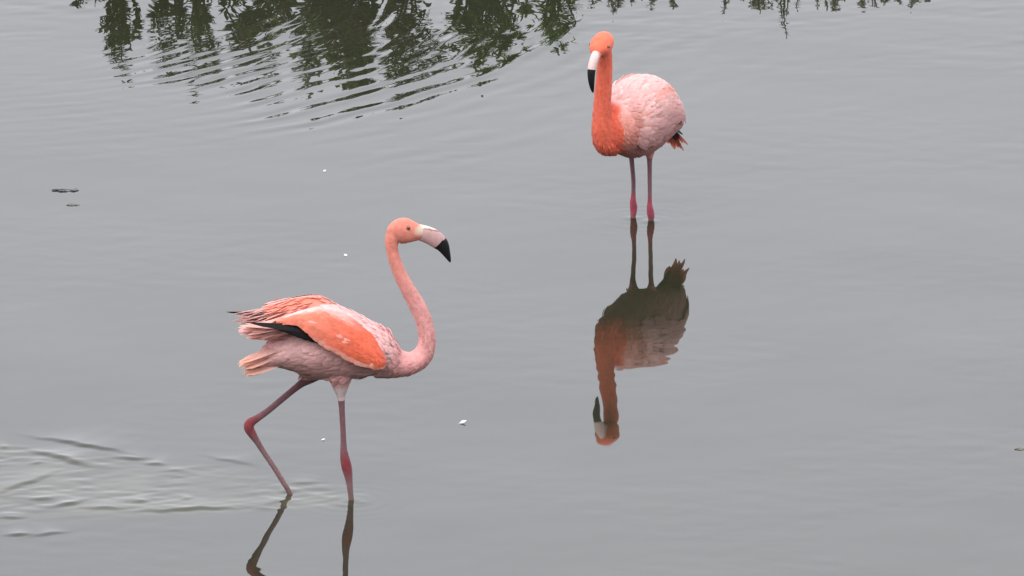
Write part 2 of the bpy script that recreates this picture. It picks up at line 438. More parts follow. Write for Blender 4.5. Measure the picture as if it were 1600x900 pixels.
# ------------------------------------------------------------------ FLAMINGO walking (profile)
def make_walking():
    ang = math.radians(12)
    S, SZ, SD = 500.0, 479.6, 141.4
    ca, sa = math.cos(ang), math.sin(ang)
    bx, by = water_point(548, 774)
    root = empty('flamingo', (bx, by, 0), ang)
    tag(root, 'flamingo striding through the water with neck stretched up in an S and wings half lifted', 'flamingo', 'flamingos wading in the pond')

    def P(px, py, ly=0.0):
        px, py = px - math.tan(ROLL) * (774 - py), py - math.tan(ROLL) * (px - 548)
        lx = ((px - 548) / S + sa * ly) / ca
        dep = sa * lx + ca * ly
        return (lx, ly, (774 - py - SD * dep) / SZ)
    def Z(py): return (774 - py) / SZ
    def row(px, py, hpx, hw, ly=0.0):
        return P(px, py, ly) + (hpx / S, hw)

    neck = [row(621, 362, 11, .020), row(614, 373, 11.5, .0205), row(613, 388, 9.8, .019), row(617.5, 408, 9.8, .0195), row(626, 430, 10.6, .021),
            row(638, 453, 11.6, .023), row(649, 472, 12.6, .024), row(658.5, 491, 13.2, .026), row(665, 511, 13.2, .027), row(667.5, 530, 13.6, .029),
            row(665, 547, 14.6, .031), row(657, 559, 15.8, .034), row(645, 566.5, 17, .038), row(630, 568.5, 20.5, .046), row(612, 566, 26, .06), row(595, 561, 32, .075)]
    head = [row(609, 370, 4, .006), row(613, 366, 12, .018), row(621, 363, 18, .025), row(631, 362, 20.5, .028), row(641, 363.5, 18.5, .026),
            row(650, 364.5, 14.8, .022), row(658, 365.5, 12, .017), row(664, 367, 8, .012)]
    torso = [row(628, 567, 12, .03), row(618, 565, 24, .055), row(603, 560, 31, .075), row(585, 551, 40, .093), row(562, 545, 48, .104),
             row(540, 541, 55, .108), row(518, 538, 59, .108), row(498, 540, 54, .106), row(478, 542, 49.5, .098), row(458, 546, 38, .082),
             row(438, 552, 26, .062), row(420, 560, 15, .046), row(404, 568, 7, .03)]
    legn = [row(533, 575, 22, .036, -.045), row(533, 594, 18, .030, -.048), row(533.5, 610, 11, .019, -.05), row(534, 622, 6.4, .0115, -.05), row(535, 640, 5.0, .0095, -.05),
            row(537, 680, 4.8, .0092, -.05), row(537.5, 700, 5.6, .010, -.05), row(539, 714, 7.4, .0125, -.05), row(541.5, 727, 8.6, .0145, -.05),
            row(544, 739, 7.6, .0135, -.05), row(546, 752, 5.8, .011, -.05), row(548, 770, 4.8, .0092, -.05), row(549.5, 784, 4.7, .0092, -.05)]
    e = legn[-1]
    legn += [(e[0] + .012, -.05, -.15, .0092, .0092), (e[0] + .022, -.05, -.335, .012, .012)]
    legf = [row(496, 578, 18, .032, .055), row(484, 590, 11, .02, .06), row(472, 599, 6.8, .0125, .062), row(458, 610, 5.6, .0105, .062), row(438, 626.5, 5.4, .010, .062),
            row(418, 643, 5.4, .010, .062), row(402, 654, 6.2, .0115, .062), row(391, 661.5, 8.0, .0145, .062), row(389.5, 669, 8.2, .015, .062),
            row(395, 679, 7, .013, .062), row(402, 690, 5.4, .0105, .062), row(414, 709, 4.6, .0092, .062), row(430, 733, 4.5, .009, .062), row(444, 756, 4.4, .009, .062), row(450, 766, 4.4, .009, .062)]
    e = legf[-1]
    legf += [(e[0] + .055, .062, -.10, .009, .009), (e[0] + .115, .062, -.21, .011, .011)]
    lofts = [loft(neck), loft(head), loft(torso, 28), loft(legn, 12), loft(legf, 12)]
    # webbed feet under water: three toes each
    for (leg, fz) in ((legn, -.34), (legf, -.215)):
        f = leg[-1]
        for s in (-.5, 0, .5):
            lofts.append(loft([(f[0] - .005, f[1], fz + .012, .011, .011), (f[0] + .05, f[1] + s * .05, fz + .004, .007, .01), (f[0] + .095, f[1] + s * .1, fz, .005, .006)], 8, 3))

    npts = [(r[0], r[2]) for r in neck]
    legpts = [[(r[0], r[2]) for r in l] for l in (legn, legf)]
    ankle = [Vector(P(541, 727, -.05)), Vector(P(390, 666, .062))]
    hz = P(630, 362)[2]
    def colour(co):
        x, y, z = co[:, 0], co[:, 1], co[:, 2]
        c = np.tile(np.array((.60, .36, .36)), (len(co), 1))
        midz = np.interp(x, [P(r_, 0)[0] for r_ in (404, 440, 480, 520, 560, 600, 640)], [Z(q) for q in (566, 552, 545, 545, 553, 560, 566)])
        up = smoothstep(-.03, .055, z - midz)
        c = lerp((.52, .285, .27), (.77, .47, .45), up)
        d, t = polydist(np.stack([x, z], 1), npts)
        nk = (1 - smoothstep(.03, .07, d)) * (t < .93)
        nc = lerp((.64, .23, .18), (.64, .30, .28), smoothstep(.1, .5, t))
        nc = nc * lerp((1, 1, 1), (.97, .98, 1.0), smoothstep(.5, .9, t))
        c = c * (1 - nk[:, None]) + nc * nk[:, None]
        hd = ((z > P(630, 392)[2]) & (x < P(668, 360)[0]))
        c[hd] = (.61, .205, .155)
        lo = smoothstep(Z(375), Z(385), z) * hd
        # bare cream lores beside the bill root
        face = (1 - smoothstep(.010, .024, np.hypot((x - P(658, 363)[0]) * .75, (z - P(655, 360)[2]) * 1.15)))
        c = c * (1 - face[:, None]) + np.array((.62, .46, .35)) * face[:, None]
        for lp, an, thigh in ((legpts[0], ankle[0], Z(618)), (legpts[1], ankle[1], Z(596))):
            d, t = polydist(np.stack([x, z], 1), lp)
            m = (d < .03) & (z < thigh) & (np.abs(y - an.y) < .05)
            da = np.linalg.norm(co - np.array(an), axis=1)
            lc = lerp((.19, .036, .042), (.165, .08, .09), smoothstep(.015, .06, da))
            lc = lerp(lc, (.21, .12, .125), smoothstep(.0, .12, an.z - z))
            lc = lerp(lc, (.13, .085, .07), .7 * (1 - smoothstep(.0, .05, z)))
            c[m] = lc[m]
        th = (np.abs(x - P(533, 610, -.05)[0]) < .05) & (z < Z(597)) & (z >= Z(618)) & (y < 0)
        c[th] = (.52, .40, .40)
        return c
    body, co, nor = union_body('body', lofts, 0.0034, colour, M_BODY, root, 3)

    # small contour feathers over trunk and neck base
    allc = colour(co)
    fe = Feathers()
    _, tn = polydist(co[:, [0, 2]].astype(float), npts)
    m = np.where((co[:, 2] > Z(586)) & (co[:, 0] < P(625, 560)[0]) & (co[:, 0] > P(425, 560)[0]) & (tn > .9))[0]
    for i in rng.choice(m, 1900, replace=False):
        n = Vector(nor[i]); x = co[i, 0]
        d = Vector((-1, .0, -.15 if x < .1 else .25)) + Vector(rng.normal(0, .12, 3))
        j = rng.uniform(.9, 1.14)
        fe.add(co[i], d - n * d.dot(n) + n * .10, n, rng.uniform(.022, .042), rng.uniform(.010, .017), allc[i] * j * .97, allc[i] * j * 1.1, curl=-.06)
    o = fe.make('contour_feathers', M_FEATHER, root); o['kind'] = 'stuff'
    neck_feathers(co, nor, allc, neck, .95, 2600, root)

    # wings: a covert patch of overlapping feathers, black flight feathers below it
    up_e = [(604, 563, -.090), (597, 549, -.090), (586, 531, -.086), (573, 517, -.080), (556, 503, -.074), (538, 492, -.070), (515, 481, -.068), (490, 484, -.075), (465, 491, -.082), (438, 500, -.088)]
    lo_e = [(603, 570, -.105), (592, 574, -.118), (575, 572, -.126), (556, 566, -.131), (538, 557, -.134), (516, 545, -.135), (500, 533, -.133), (484, 517.5, -.128), (468, 505.5, -.118), (440, 502, -.098)]
    U = catmull([P(*p) for p in up_e], 6); Lw = catmull([P(*p) for p in lo_e], 6)
    def surf(u, v, mir, off=0.0):
        f = u * (len(U) - 1); i = min(int(f), len(U) - 2); t = f - i
        a = U[i] * (1 - t) + U[i + 1] * t; b = Lw[i] * (1 - t) + Lw[i + 1] * t
        w = np.linalg.norm(b - a)
        p = a * (1 - v) + b * v
        p = p + np.array((0, -1, .25)) * (math.sin(math.pi * min(max(v, 0), 1)) * .16 * w + off)
        return Vector((p[0], p[1] * mir, p[2]))
    def wingcol(u, v):
        c = lerp((.79, .155, .082), (.78, .235, .155), smoothstep(.35, .8, np.array(u)))
        c = lerp(c, (.60, .14, .06), np.array(smoothstep(.55, .95, np.array(v)) * (1 - smoothstep(.15, .45, np.array(u)))))
        c = lerp(c, (.78, .52, .48), np.array(1 - smoothstep(.05, .24, np.array(v))) * float(smoothstep(.30, .6, np.array(u))))
        c = lerp(c, (.74, .36, .29), np.array(smoothstep(.90, .97, np.array(v)) * (1 - smoothstep(.6, .7, np.array(u)))))
        return c
    for mir in (1, -1):
        V, F, K = [], [], []
        nu, nv = 46, 12
        for lay in (0, 1):
            for a in range(nu + 1):
                for b in range(nv + 1):
                    u, v = a / nu, b / nv
                    V.append(surf(u, v, mir, 0.0 if lay == 0 else -.010 * math.sin(math.pi * u) ** .5))
                    K.append(wingcol(u, v) if lay == 0 else wingcol(u, v) * .95)
        W = nv + 1; base = (nu + 1) * W
        for a in range(nu):
            for b in range(nv):
                q = (a * W + b, a * W + b + 1, (a + 1) * W + b + 1, (a + 1) * W + b)
                F.append(q); F.append(tuple(base + i for i in reversed(q)))
        for a in range(nu):
            F.append((a * W, (a + 1) * W, base + (a + 1) * W, base + a * W))
            F.append((a * W + nv, base + a * W + nv, base + (a + 1) * W + nv, (a + 1) * W + nv))
        for b in range(nv):
            F.append((b, base + b, base + b + 1, b + 1)); F.append((nu * W + b, nu * W + b + 1, base + nu * W + b + 1, base + nu * W + b))
        wing = build('wing', V, F, K, M_FEATHER, root)
        cf = Feathers()
        for a in range(26):
            for b in range(13):
                u = (a + .5 * (b % 2)) / 26 * .93; v = (b + .35 + rng.uniform(-.2, .2)) / 13
                p = surf(u, v, mir, .0012); q = surf(min(u + .05, 1), v, mir, .0012); r = surf(u, min(v + .05, 1), mir, .0012)
                n = (q - p).cross(r - p).normalized()
                if n.y * mir > 0: n = -n
                c = wingcol(min(u + .04, 1), v) * rng.uniform(.86, 1.12)
                if rng.random() < .012: c = lerp(c, (.78, .52, .45), np.array(.6))
                d = (q - p).normalized() + n * .05 + (r - p).normalized() * .18
                cf.add(p, d, n, rng.uniform(.026, .038) * (1 + .6 * u), rng.uniform(.017, .022), c * .90, c * 1.08, curl=-.05, ridge=.10)
        cf.make('covert_feathers', M_FEATHER, wing)['kind'] = 'stuff'
        # flight feathers, long black blades fanned behind and below the coverts
        bk = [(512, 528, 393, 508, .018), (514, 527, 402, 509, .020), (514, 529, 414, 511, .021), (515, 531, 426, 513, .022), (516, 533, 437, 517, .023),
              (517, 534, 448, 521.5, .023), (518, 535, 460, 526, .023), (518, 537, 472, 530, .022), (518, 538, 485, 534, .020)]
        for (x0, y0, x1, y1, w) in bk:
            a = Vector(P(x0, y0 - 8, -.120)); b = Vector(P(x1, y1, -.105))
            a.y *= mir; b.y *= mir
            if mir < 0: a.z -= .022; b.z -= .024; b.x -= .030 if x1 < 410 else -.012
            f = Feathers()
            d = b - a
            f.add(a, d, (0, -mir, .5), d.length, w * 1.15, (.012, .011, .012), (.016, .014, .015), curl=.04, ridge=.05, prof=(.8, 1, .95, .6, .08))
            f.make('flight_feather', M_BLACK, wing)
        # loose pale tertials trailing over the rump
        tf = Feathers()
        for q in range(110):
            x0, y0 = rng.uniform(450, 500), rng.uniform(496, 524)
            a = Vector(P(x0, y0, -rng.uniform(.03, .09))); a.y *= mir
            yy = rng.uniform(.0, .09)
            y1 = rng.uniform(508, 534)
            b = Vector(P(rng.uniform(0, 34) + np.interp(y1, [505, 518, 535], [384, 372, 392]), y1, -yy)); b.y *= mir
            d = b - a
            c = lerp((.64, .40, .40), (.76, .40, .31), np.array(rng.random()))
            tf.add(a, d, (0, -.4 * mir, 1), d.length, rng.uniform(.014, .024), c, c * 1.08, curl=rng.uniform(-.06, .03), prof=(.6, 1, .95, .6, .1))
        tf.make('tertial_feathers', M_FEATHER, wing)['kind'] = 'stuff'
    # scapulars sloping from the mid-back up to each lifted wing ridge
    for mir in (1, -1):
        V, F, K = [], [], []; nu, nv = 40, 6
        sf = Feathers()
        def sc(u, v):
            f = (.30 + .70 * u) * (len(U) - 1); i = min(int(f), len(U) - 2); t = f - i
            a = U[i] * (1 - t) + U[i + 1] * t
            bb = np.array((a[0] - .01, -.004 - .01 * u, a[2] - .035 - .02 * u))
            p = a * (1 - v) + bb * v + np.array((0, 0, .010 * math.sin(math.pi * v)))
            return Vector((p[0], p[1] * mir, p[2]))
        def scc(u, v):
            c = lerp((.74, .44, .40), (.76, .26, .18), np.array(smoothstep(.25, .6, np.array(u))))
            return lerp(c, (.72, .42, .38), np.array(smoothstep(.4, 1., np.array(v)) * .7))
        for lay in (0, 1):
            for a in range(nu + 1):
                for b in range(nv + 1):
                    V.append(sc(a / nu, b / nv) - Vector((0, 0, .006 * lay))); K.append(scc(a / nu, b / nv))
        W = nv + 1; base = (nu + 1) * W
        for a in range(nu):
            for b in range(nv):
                q = (a * W + b, a * W + b + 1, (a + 1) * W + b + 1, (a + 1) * W + b)
                F.append(q); F.append(tuple(base + i for i in reversed(q)))
            F.append((a * W, (a + 1) * W, base + (a + 1) * W, base + a * W)); F.append((a * W + nv, base + a * W + nv, base + (a + 1) * W + nv, (a + 1) * W + nv))
        for b in range(nv):
            F.append((b, base + b, base + b + 1, b + 1)); F.append((nu * W + b, nu * W + b + 1, base + nu * W + b + 1, base + nu * W + b))
        sp = build('scapular_patch', V, F, K, M_FEATHER, root)
        for a in range(90):
            u, v = rng.uniform(0, .97), rng.uniform(.02, .98)
            p = sc(u, v) + Vector((0, 0, .001)); q = sc(min(u + .04, 1), v) if u < .95 else p + (p - sc(u - .05, v))
            c = scc(u, v) * rng.uniform(.93, 1.08)
            sf.add(p, (q - p).normalized(), (0, 0, 1), rng.uniform(.022, .036), rng.uniform(.016, .024), c * .98, c * 1.05, curl=.02, ridge=.03)
        for a in range(34):
            p = sc(rng.uniform(.80, .99), rng.uniform(.02, .98)) + Vector((0, 0, .0005)); c = scc(1., rng.random()) * rng.uniform(.95, 1.12)
            sf.add(p, Vector((-1, rng.normal(0, .10), rng.uniform(-.34, -.16))), (-.1, 0, 1), rng.uniform(.03, .06), rng.uniform(.014, .022), c, lerp(c, (.76, .46, .40), np.array(.6)), curl=-.06, ridge=.05, prof=(.7, 1, .9, .6, .12))
        sf.make('scapular_feathers', M_FEATHER, sp)['kind'] = 'stuff'
    # mantle / scapular feathers closing the back between the wings
    mf = Feathers()
    for q in range(260):
        t = rng.random(); px = 612 - t * 150
        top = np.interp(px, [455, 480, 505, 525, 545, 565, 585, 600, 615], [503, 494, 486, 479, 487, 499, 515, 530, 545])
        ly = rng.uniform(-.075, .06)
        p = Vector(P(px, top + 2 + 220 * max(0, abs(ly) - .02) ** 1.5 * 2, ly * .9)) ; p.z += SD / SZ * 0
        nx = np.interp(px, [455, 520, 560, 615], [-.25, .0, .55, .75])
        n = Vector((nx, ly * 7, 1)).normalized()
        d = Vector((-1, 0, nx)) + Vector(rng.normal(0, .08, 3))
        c = np.array((.74, .48, .46)) * rng.uniform(.92, 1.1)
        mf.add(p, d + n * .03, n, rng.uniform(.035, .06), rng.uniform(.018, .026), c, c * 1.05, curl=-.08)
    mf.make('mantle_feathers', M_FEATHER, root)['kind'] = 'stuff'
    # tail: a dozen loose blades
    for q in range(17):
        f = Feathers()
        s = (q - 8) / 8
        fy = ((q * 7) % 17) / 16
        a = Vector(P(450 + rng.uniform(-6, 8) - 10 * fy, 538 + 34 * fy, s * .035))
        b = Vector(P(373 + 16 * fy + rng.uniform(-4, 6), 566 + 22 * fy, s * .05))
        d = b - a
        f.add(a, d, (.2, s * .3, 1), d.length, .036, (.66, .42, .41), (.80, .42, .31), curl=-.03, prof=(.6, 1, 1, .8, .15))
        for w in range(2):
            dd = d + Vector(rng.normal(0, .009, 3))
            f.add(a + d * .35, dd, (.2, s * .3, 1), d.length * rng.uniform(.62, .75), .011, (.62, .36, .33), (.80, .42, .31), curl=rng.uniform(-.08, .05), prof=(.6, 1, .9, .5, .05))
        f.make('tail_feather', M_FEATHER, root)
    # fluff under the tail
    # bill: pale bent beak with a black tip
    rows = [row(648, 364, 12.6, .0155), row(657, 365, 12.6, .0155), row(667, 368, 13.2, .0152), row(676, 372, 13.4, .0145), row(684, 377.5, 12.8, .0135), row(688.5, 381.5, 11.8, .0125)]
    def billmesh(rows, name, cfun, parent):
        v, f = loft(rows, 40, 8)
        return build(name, v, f, [cfun(p) for p in v], M_BILL, parent)
    z0 = Z(364)
    def bc(p):
        # upper half ivory, lower half dusky pink; parted along the gape
        t = (p.x - P(657, 0)[0]) / .06
        gape = Z(366 + 9 * max(t, 0))
        if abs(p.z - gape) < .0022 and t > .05: return (.26, .15, .14)
        return (.66, .53, .44) if p.z > gape else (.47, .29, .28)
    bill = billmesh(rows, 'bill', bc, root)
    tip = [row(686.5, 379.8, 12.4, .0131), row(690, 383, 11.3, .0122), row(693.5, 388, 9.6, .0108), row(697, 395, 7.0, .0085), row(700.5, 402.5, 4.4, .006), row(703.2, 409, 2.0, .003), row(703.8, 411, .6, .001)]
    billmesh(tip, 'bill_tip', lambda p: (.008, .008, .009), bill)
    for s in (-1, 1):
        eye(P(639, 358.5, s * .0255), s, root)
    return root

def eye(pos, side, parent, r=.0062, fwd=None):
    v, f, c = [], [], []
    out = Vector((.1, side, .05)).normalized() if fwd is None else Vector(fwd).normalized()
    q = out.to_track_quat('Z', 'Y')
    n, m = 14, 8
    for i in range(m + 1):
        ph = math.pi * i / m
        for k in range(n):
            a = 2 * math.pi * k / n
            p = Vector((math.sin(ph) * math.cos(a), math.sin(ph) * math.sin(a), math.cos(ph)))
            v.append(Vector(pos) + q @ (p * r))
            c.append((.01, .008, .008) if p.z > .80 else ((.20, .09, .03) if p.z > .45 else (.10, .04, .03)))
    for i in range(m):
        for k in range(n):
            f.append((i*n + k, (i+1)*n + k, (i+1)*n + (k+1) % n, i*n + (k+1) % n))
    return build('eye', v, f, c, M_EYE, parent)

# ------------------------------------------------------------------ FLAMINGO standing (turned towards the viewer)
def make_standing():
    bx, by = water_point(1002, 343)
    head_az = math.atan2(-.857, -.515)
    root = empty('flamingo', (bx, by, 0), head_az)
    root.scale = (.952, .952, .952)
    tag(root, 'flamingo with vivid orange neck standing still, its whole body mirrored in the water', 'flamingo', 'flamingos wading in the pond')
    OY, OH = .014, .020           # trunk and head sit a little left of the line between the feet
    neck = [(.296, .014, .730, .026, .025), (.270, .011, .708, .0265, .026), (.256, .010, .668, .0255, .0255), (.256, .008, .605, .028, .028), (.259, .004, .545, .030, .030), (.262, 0, .48, .0315, .031),
            (.264, -.003, .425, .033, .033), (.261, -.004, .382, .036, .036), (.246, -.003, .345, .041, .040), (.221, 0, .332, .046, .045), (.195, .005, .342, .054, .054), (.165, .010, .363, .066, .066), (.125, .012, .385, .08, .08)]
    head = [(.254, .000, .721, .008, .008), (.261, .001, .721, .024, .025), (.279, .003, .7205, .034, .036), (.302, .006, .7135, .0385, .040), (.325, .010, .705, .0355, .038),
            (.343, .013, .700, .028, .031), (.355, .016, .692, .020, .021), (.362, .018, .687, .012, .012)]
    torso = [(.245, 0, .345, .03, .03), (.23, 0, .352, .06, .055), (.20, 0, .366, .092, .078), (.155, 0, .381, .120, .097), (.10, 0, .389, .138, .108), (.03, 0, .390, .144, .112),
             (-.035, 0, .382, .134, .108), (-.095, 0, .364, .110, .094), (-.145, 0, .342, .080, .075), (-.185, 0, .318, .050, .053), (-.215, 0, .298, .022, .032)]
    head = [(r_[0], r_[1] + OH) + r_[2:] for r_ in head]
    torso = [(r_[0], r_[1] + OY) + r_[2:] for r_ in torso]
    lofts = [loft(neck), loft(head), loft(torso, 30)]
    legs = []
    for s, k in ((1, 0), (-1, 1)):
        yb = .037 * s
        L = [(.00, yb, .30, .03, .03), (.0, yb, .262, .022, .022), (.0, yb, .236, .0135, .0135), (.0, yb, .215, .0095, .0095), (.001 - .012 * k, yb, .14, .0085, .0085), (.002 - .012 * k, yb, .075 + .012 * k, .0085, .0085),
             (.003 - .010 * k, yb, .050 + .012 * k, .0115, .0115), (-.002 - .008 * k, yb, .030 + .012 * k, .0145, .0135), (-.006 - .004 * k, yb, .012 + .012 * k, .0135, .0125), (-.004, yb, -.008, .0095, .0095), (.0, yb, -.10, .008, .008), (.0, yb, -.335, .011, .011)]
        legs.append(L); lofts.append(loft(L, 12))
        for q in (-.5, 0, .5):
            lofts.append(loft([(-.005, yb, -.335, .011, .011), (.045, yb + q * .05, -.342, .007, .010), (.09, yb + q * .1, -.346, .005, .006)], 8, 3))
    npts = [(r[0], r[2]) for r in neck]
    ORANGE = np.array((.72, .14, .082))
    def colour(co):
        x, y, z = co[:, 0], co[:, 1], co[:, 2]
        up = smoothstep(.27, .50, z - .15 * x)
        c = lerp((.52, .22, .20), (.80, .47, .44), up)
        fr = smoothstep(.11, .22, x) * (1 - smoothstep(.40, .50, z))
        c = lerp(c, (.64, .24, .185), fr * .8)
        d, t = polydist(np.stack([x, z], 1), npts)
        nk = (1 - smoothstep(.040, .062, d)) * (t < .86) + (d < .058) * ((t > .55) & (t < .8)) * .0
        nk = np.clip(nk, 0, 1) * (1 - smoothstep(.040, .062, np.abs(y)) * (x < .235))
        nc = lerp(ORANGE, ORANGE * .92, smoothstep(.1, .7, t))
        c = c * (1 - nk[:, None]) + nc * nk[:, None]
        hd = (z > .65) & (x > .23)
        c[hd] = ORANGE * np.array((1.04, 1.05, 1.0))
        lores = (1 - smoothstep(.010, .020, np.linalg.norm(co - np.array((.357, .016 + OH, .686)), axis=1)))
        c = c * (1 - lores[:, None]) + np.array((.62, .44, .41)) * lores[:, None]
        m = (z < .232)
        lc = lerp((.33, .06, .09), (.20, .10, .115), smoothstep(.035, .075, np.abs(z - .035)))
        lc = lerp(lc, (.15, .09, .085), .6 * (1 - smoothstep(.0, .03, z)))
        c[m] = lc[m]
        return c
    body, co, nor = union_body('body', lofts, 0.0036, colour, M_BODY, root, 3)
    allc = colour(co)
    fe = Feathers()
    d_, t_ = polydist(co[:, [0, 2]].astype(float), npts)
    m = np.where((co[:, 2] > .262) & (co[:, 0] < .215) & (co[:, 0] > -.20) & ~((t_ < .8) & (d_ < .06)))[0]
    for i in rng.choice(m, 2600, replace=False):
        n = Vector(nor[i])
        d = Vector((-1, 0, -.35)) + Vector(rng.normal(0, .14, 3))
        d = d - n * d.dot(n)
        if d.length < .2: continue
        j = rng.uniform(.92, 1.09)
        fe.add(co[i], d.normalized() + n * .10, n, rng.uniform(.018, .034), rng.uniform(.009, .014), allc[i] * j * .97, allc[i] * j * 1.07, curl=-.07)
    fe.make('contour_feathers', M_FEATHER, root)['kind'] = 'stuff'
    neck_feathers(co, nor, allc, neck, .80, 2600, root)

    # folded wings hugging the flanks
    Rw = catmull(torso, 8)
    def tor(x, phi, s, off):
        i = int(np.argmin(np.abs(Rw[:, 0] - x)))
        r = Rw[i]
        return Vector((x, OY + s * (r[4] + off) * math.sin(phi), r[2] + (r[3] + off) * math.cos(phi)))
    for s in (1, -1):
        V, F, K = [], [], []
        nu, nv = 34, 14
        def surf(u, v, off=0.0):
            x = .18 - u * .375
            p0 = math.radians(12 + 22 * (1 - u) ** 2)
            p1 = math.radians(118 - 52 * u * u + 6 * math.sin(9 * u))
            ph = p0 + (p1 - p0) * v
            lift = .006 * math.sin(math.pi * min(max(u, 0), 1)) ** .6 + .008 * u
            p = tor(x, ph, s, lift + off)
            return p
        for lay in (0, 1):
            for a in range(nu + 1):
                for b in range(nv + 1):
                    u, v = a / nu, b / nv
                    V.append(surf(u, v, 0 if lay == 0 else -.012)); K.append((.70, .38, .36))
        W = nv + 1; base = (nu + 1) * W
        for a in range(nu):
            for b in range(nv):
                q = (a * W + b, a * W + b + 1, (a + 1) * W + b + 1, (a + 1) * W + b)
                F.append(q); F.append(tuple(base + i for i in reversed(q)))
            F.append((a * W, (a + 1) * W, base + (a + 1) * W, base + a * W)); F.append((a * W + nv, base + a * W + nv, base + (a + 1) * W + nv, (a + 1) * W + nv))
        for b in range(nv):
            F.append((b, base + b, base + b + 1, b + 1)); F.append((nu * W + b, nu * W + b + 1, base + nu * W + b + 1, base + nu * W + b))
        wing = build('wing', V, F, K, M_FEATHER, root)
        cf = Feathers()
        for a in range(19):
            for b in range(17):
                u = (a + .5 * (b % 2) + rng.uniform(-.4, .4)) / 19 * .96; v = (b + .5 + rng.uniform(-.4, .4)) / 17
                u = max(u, 0)
                p = surf(u, v, .001); q = surf(min(u + .05, 1), v, .001); r = surf(u, min(v + .05, 1), .001)
                if (q - p).length < 1e-5 or (r - p).length < 1e-5: continue
                n = (q - p).cross(r - p).normalized()
                if n.y * s < 0: n = -n
                c = lerp((.82, .50, .47), (.60, .31, .30), np.array(smoothstep(.3, 1, np.array(v))))
                band = math.exp(-((v - .34) / .10) ** 2) * float(smoothstep(.25, .5, np.array(u)) * (1 - smoothstep(.75, .95, np.array(u))))
                c = lerp(c, (.72, .25, .18), np.array(min(1, band * .85 + (.4 if rng.random() < .12 else 0))))
                c = c * rng.uniform(.90, 1.10)
                d = (q - p).normalized() + n * rng.uniform(.02, .08) + (r - p).normalized() * .35
                cf.add(p, d, n, rng.uniform(.034, .060), rng.uniform(.012, .020), c * .94, c * 1.06, curl=-.05, ridge=.08)
        cf.make('covert_feathers', M_FEATHER, wing)['kind'] = 'stuff'
        for q in range(4):      # black wing tips barely showing beside the tail
            a = Vector((-.125, OY + s * (.050 - .006 * q), .315 - .008 * q)); b = Vector((-.232 + .008 * q, OY + s * (.026 - .003 * q), .262 - .006 * q))
            f = Feathers(); d = b - a
            f.add(a, d, (-.3, s, .5), d.length, .016, (.02, .016, .016), (.03, .02, .02), ridge=.05, prof=(.8, 1, .95, .6, .08))
            f.make('flight_feather', M_BLACK, wing)
    for q in range(7):
        s = (q - 3) / 3
        f = Feathers()
        a = Vector((-.17, OY + s * .022, .300 - .010 * abs(s)))
        b = Vector((-.245 + .02 * abs(s), OY + s * .030, .208 + .02 * abs(s) + .008 * math.sin(q * 2.3)))
        d = b - a
        f.add(a, d, (-1, s * .4, .6), d.length, .024, (.52, .20, .17), (.66, .20, .13), curl=-.06, prof=(.6, 1, 1, .75, .15))
        f.make('tail_feather', M_FEATHER, root)
    for (dy, dz, dx) in ((.050, .225, -.222), (.022, .196, -.236)):
        f = Feathers(); a = Vector((-.18, OY + dy * .45, .285)); d = Vector((dx, OY + dy, dz)) - a
        f.add(a, d, (-1, .2, .6), d.length, .022, (.50, .20, .17), (.66, .23, .16), curl=.05, prof=(.8, 1, .9, .6, .12))
        f.make('tail_feather', M_FEATHER, root)

    rows = [(.346, .0345, .697, .0180, .0175), (.362, .0365, .687, .0180, .0165), (.378, .0375, .673, .0185, .0155), (.391, .0380, .655, .0180, .0145), (.398, .0385, .640, .0165, .0138)]
    def bc(p):
        return (.62, .44, .41) if p.x + p.z * .35 > .611 else (.50, .30, .28)
    v, f = loft(rows, 18, 6); bill = build('bill', v, f, [bc(p) for p in v], M_BILL, root)
    tip = [(.3967, .0384, .6435, .0169, .0141), (.400, .0390, .632, .0155, .0134), (.402, .0398, .615, .0134, .0122), (.402, .0407, .597, .0108, .0104), (.400, .0415, .580, .0076, .0078), (.397, .0420, .566, .0042, .0044), (.395, .0423, .560, .001, .001)]
    v, f = loft(tip, 18, 5); build('bill_tip', v, f, [(.008, .008, .009)] * len(v), M_BILL, bill)
    for s in (-1, 1):
        eye((.326, .010 + OH + s * .0365, .714), s, root, .0055)
    return root

make_walking()
make_standing()

# ------------------------------------------------------------------ plants along the bank (the photograph shows them mirrored in the water)
def leaf(V, F, K, p, d, n, L, w, c):
    d = d.normalized(); s = d.cross(n)
    if s.length < 1e-4: s = Vector((1, 0, 0))
    s.normalize(); n2 = s.cross(d)
    o = len(V)
    V += [p, p + d * L * .35 + s * w * .5 + n2 * w * .12, p + d * L * .75 + s * w * .34, p + d * L - n2 * L * .10, p + d * L * .75 - s * w * .34, p + d * L * .35 - s * w * .5 + n2 * w * .12]
    F += [(o, o + 1, o + 2, o + 3), (o, o + 3, o + 4, o + 5)]
    K += [c] * 6

def tube(V, F, K, pts, r0, r1, c, n=6):
    o = len(V); m = len(pts)
    for i, p in enumerate(pts):
        t = (pts[min(i + 1, m - 1)] - pts[max(i - 1, 0)]).normalized()
        a = t.orthogonal().normalized(); b = t.cross(a); r = r0 + (r1 - r0) * i / (m - 1)
        for k in range(n):
            V.append(p + (a * math.cos(6.2832 * k / n) + b * math.sin(6.2832 * k / n)) * r); K.append(c)
    for i in range(m - 1):
        for k in range(n):
            F.append((o + i*n + k, o + i*n + (k+1) % n, o + (i+1)*n + (k+1) % n, o + (i+1)*n + k))

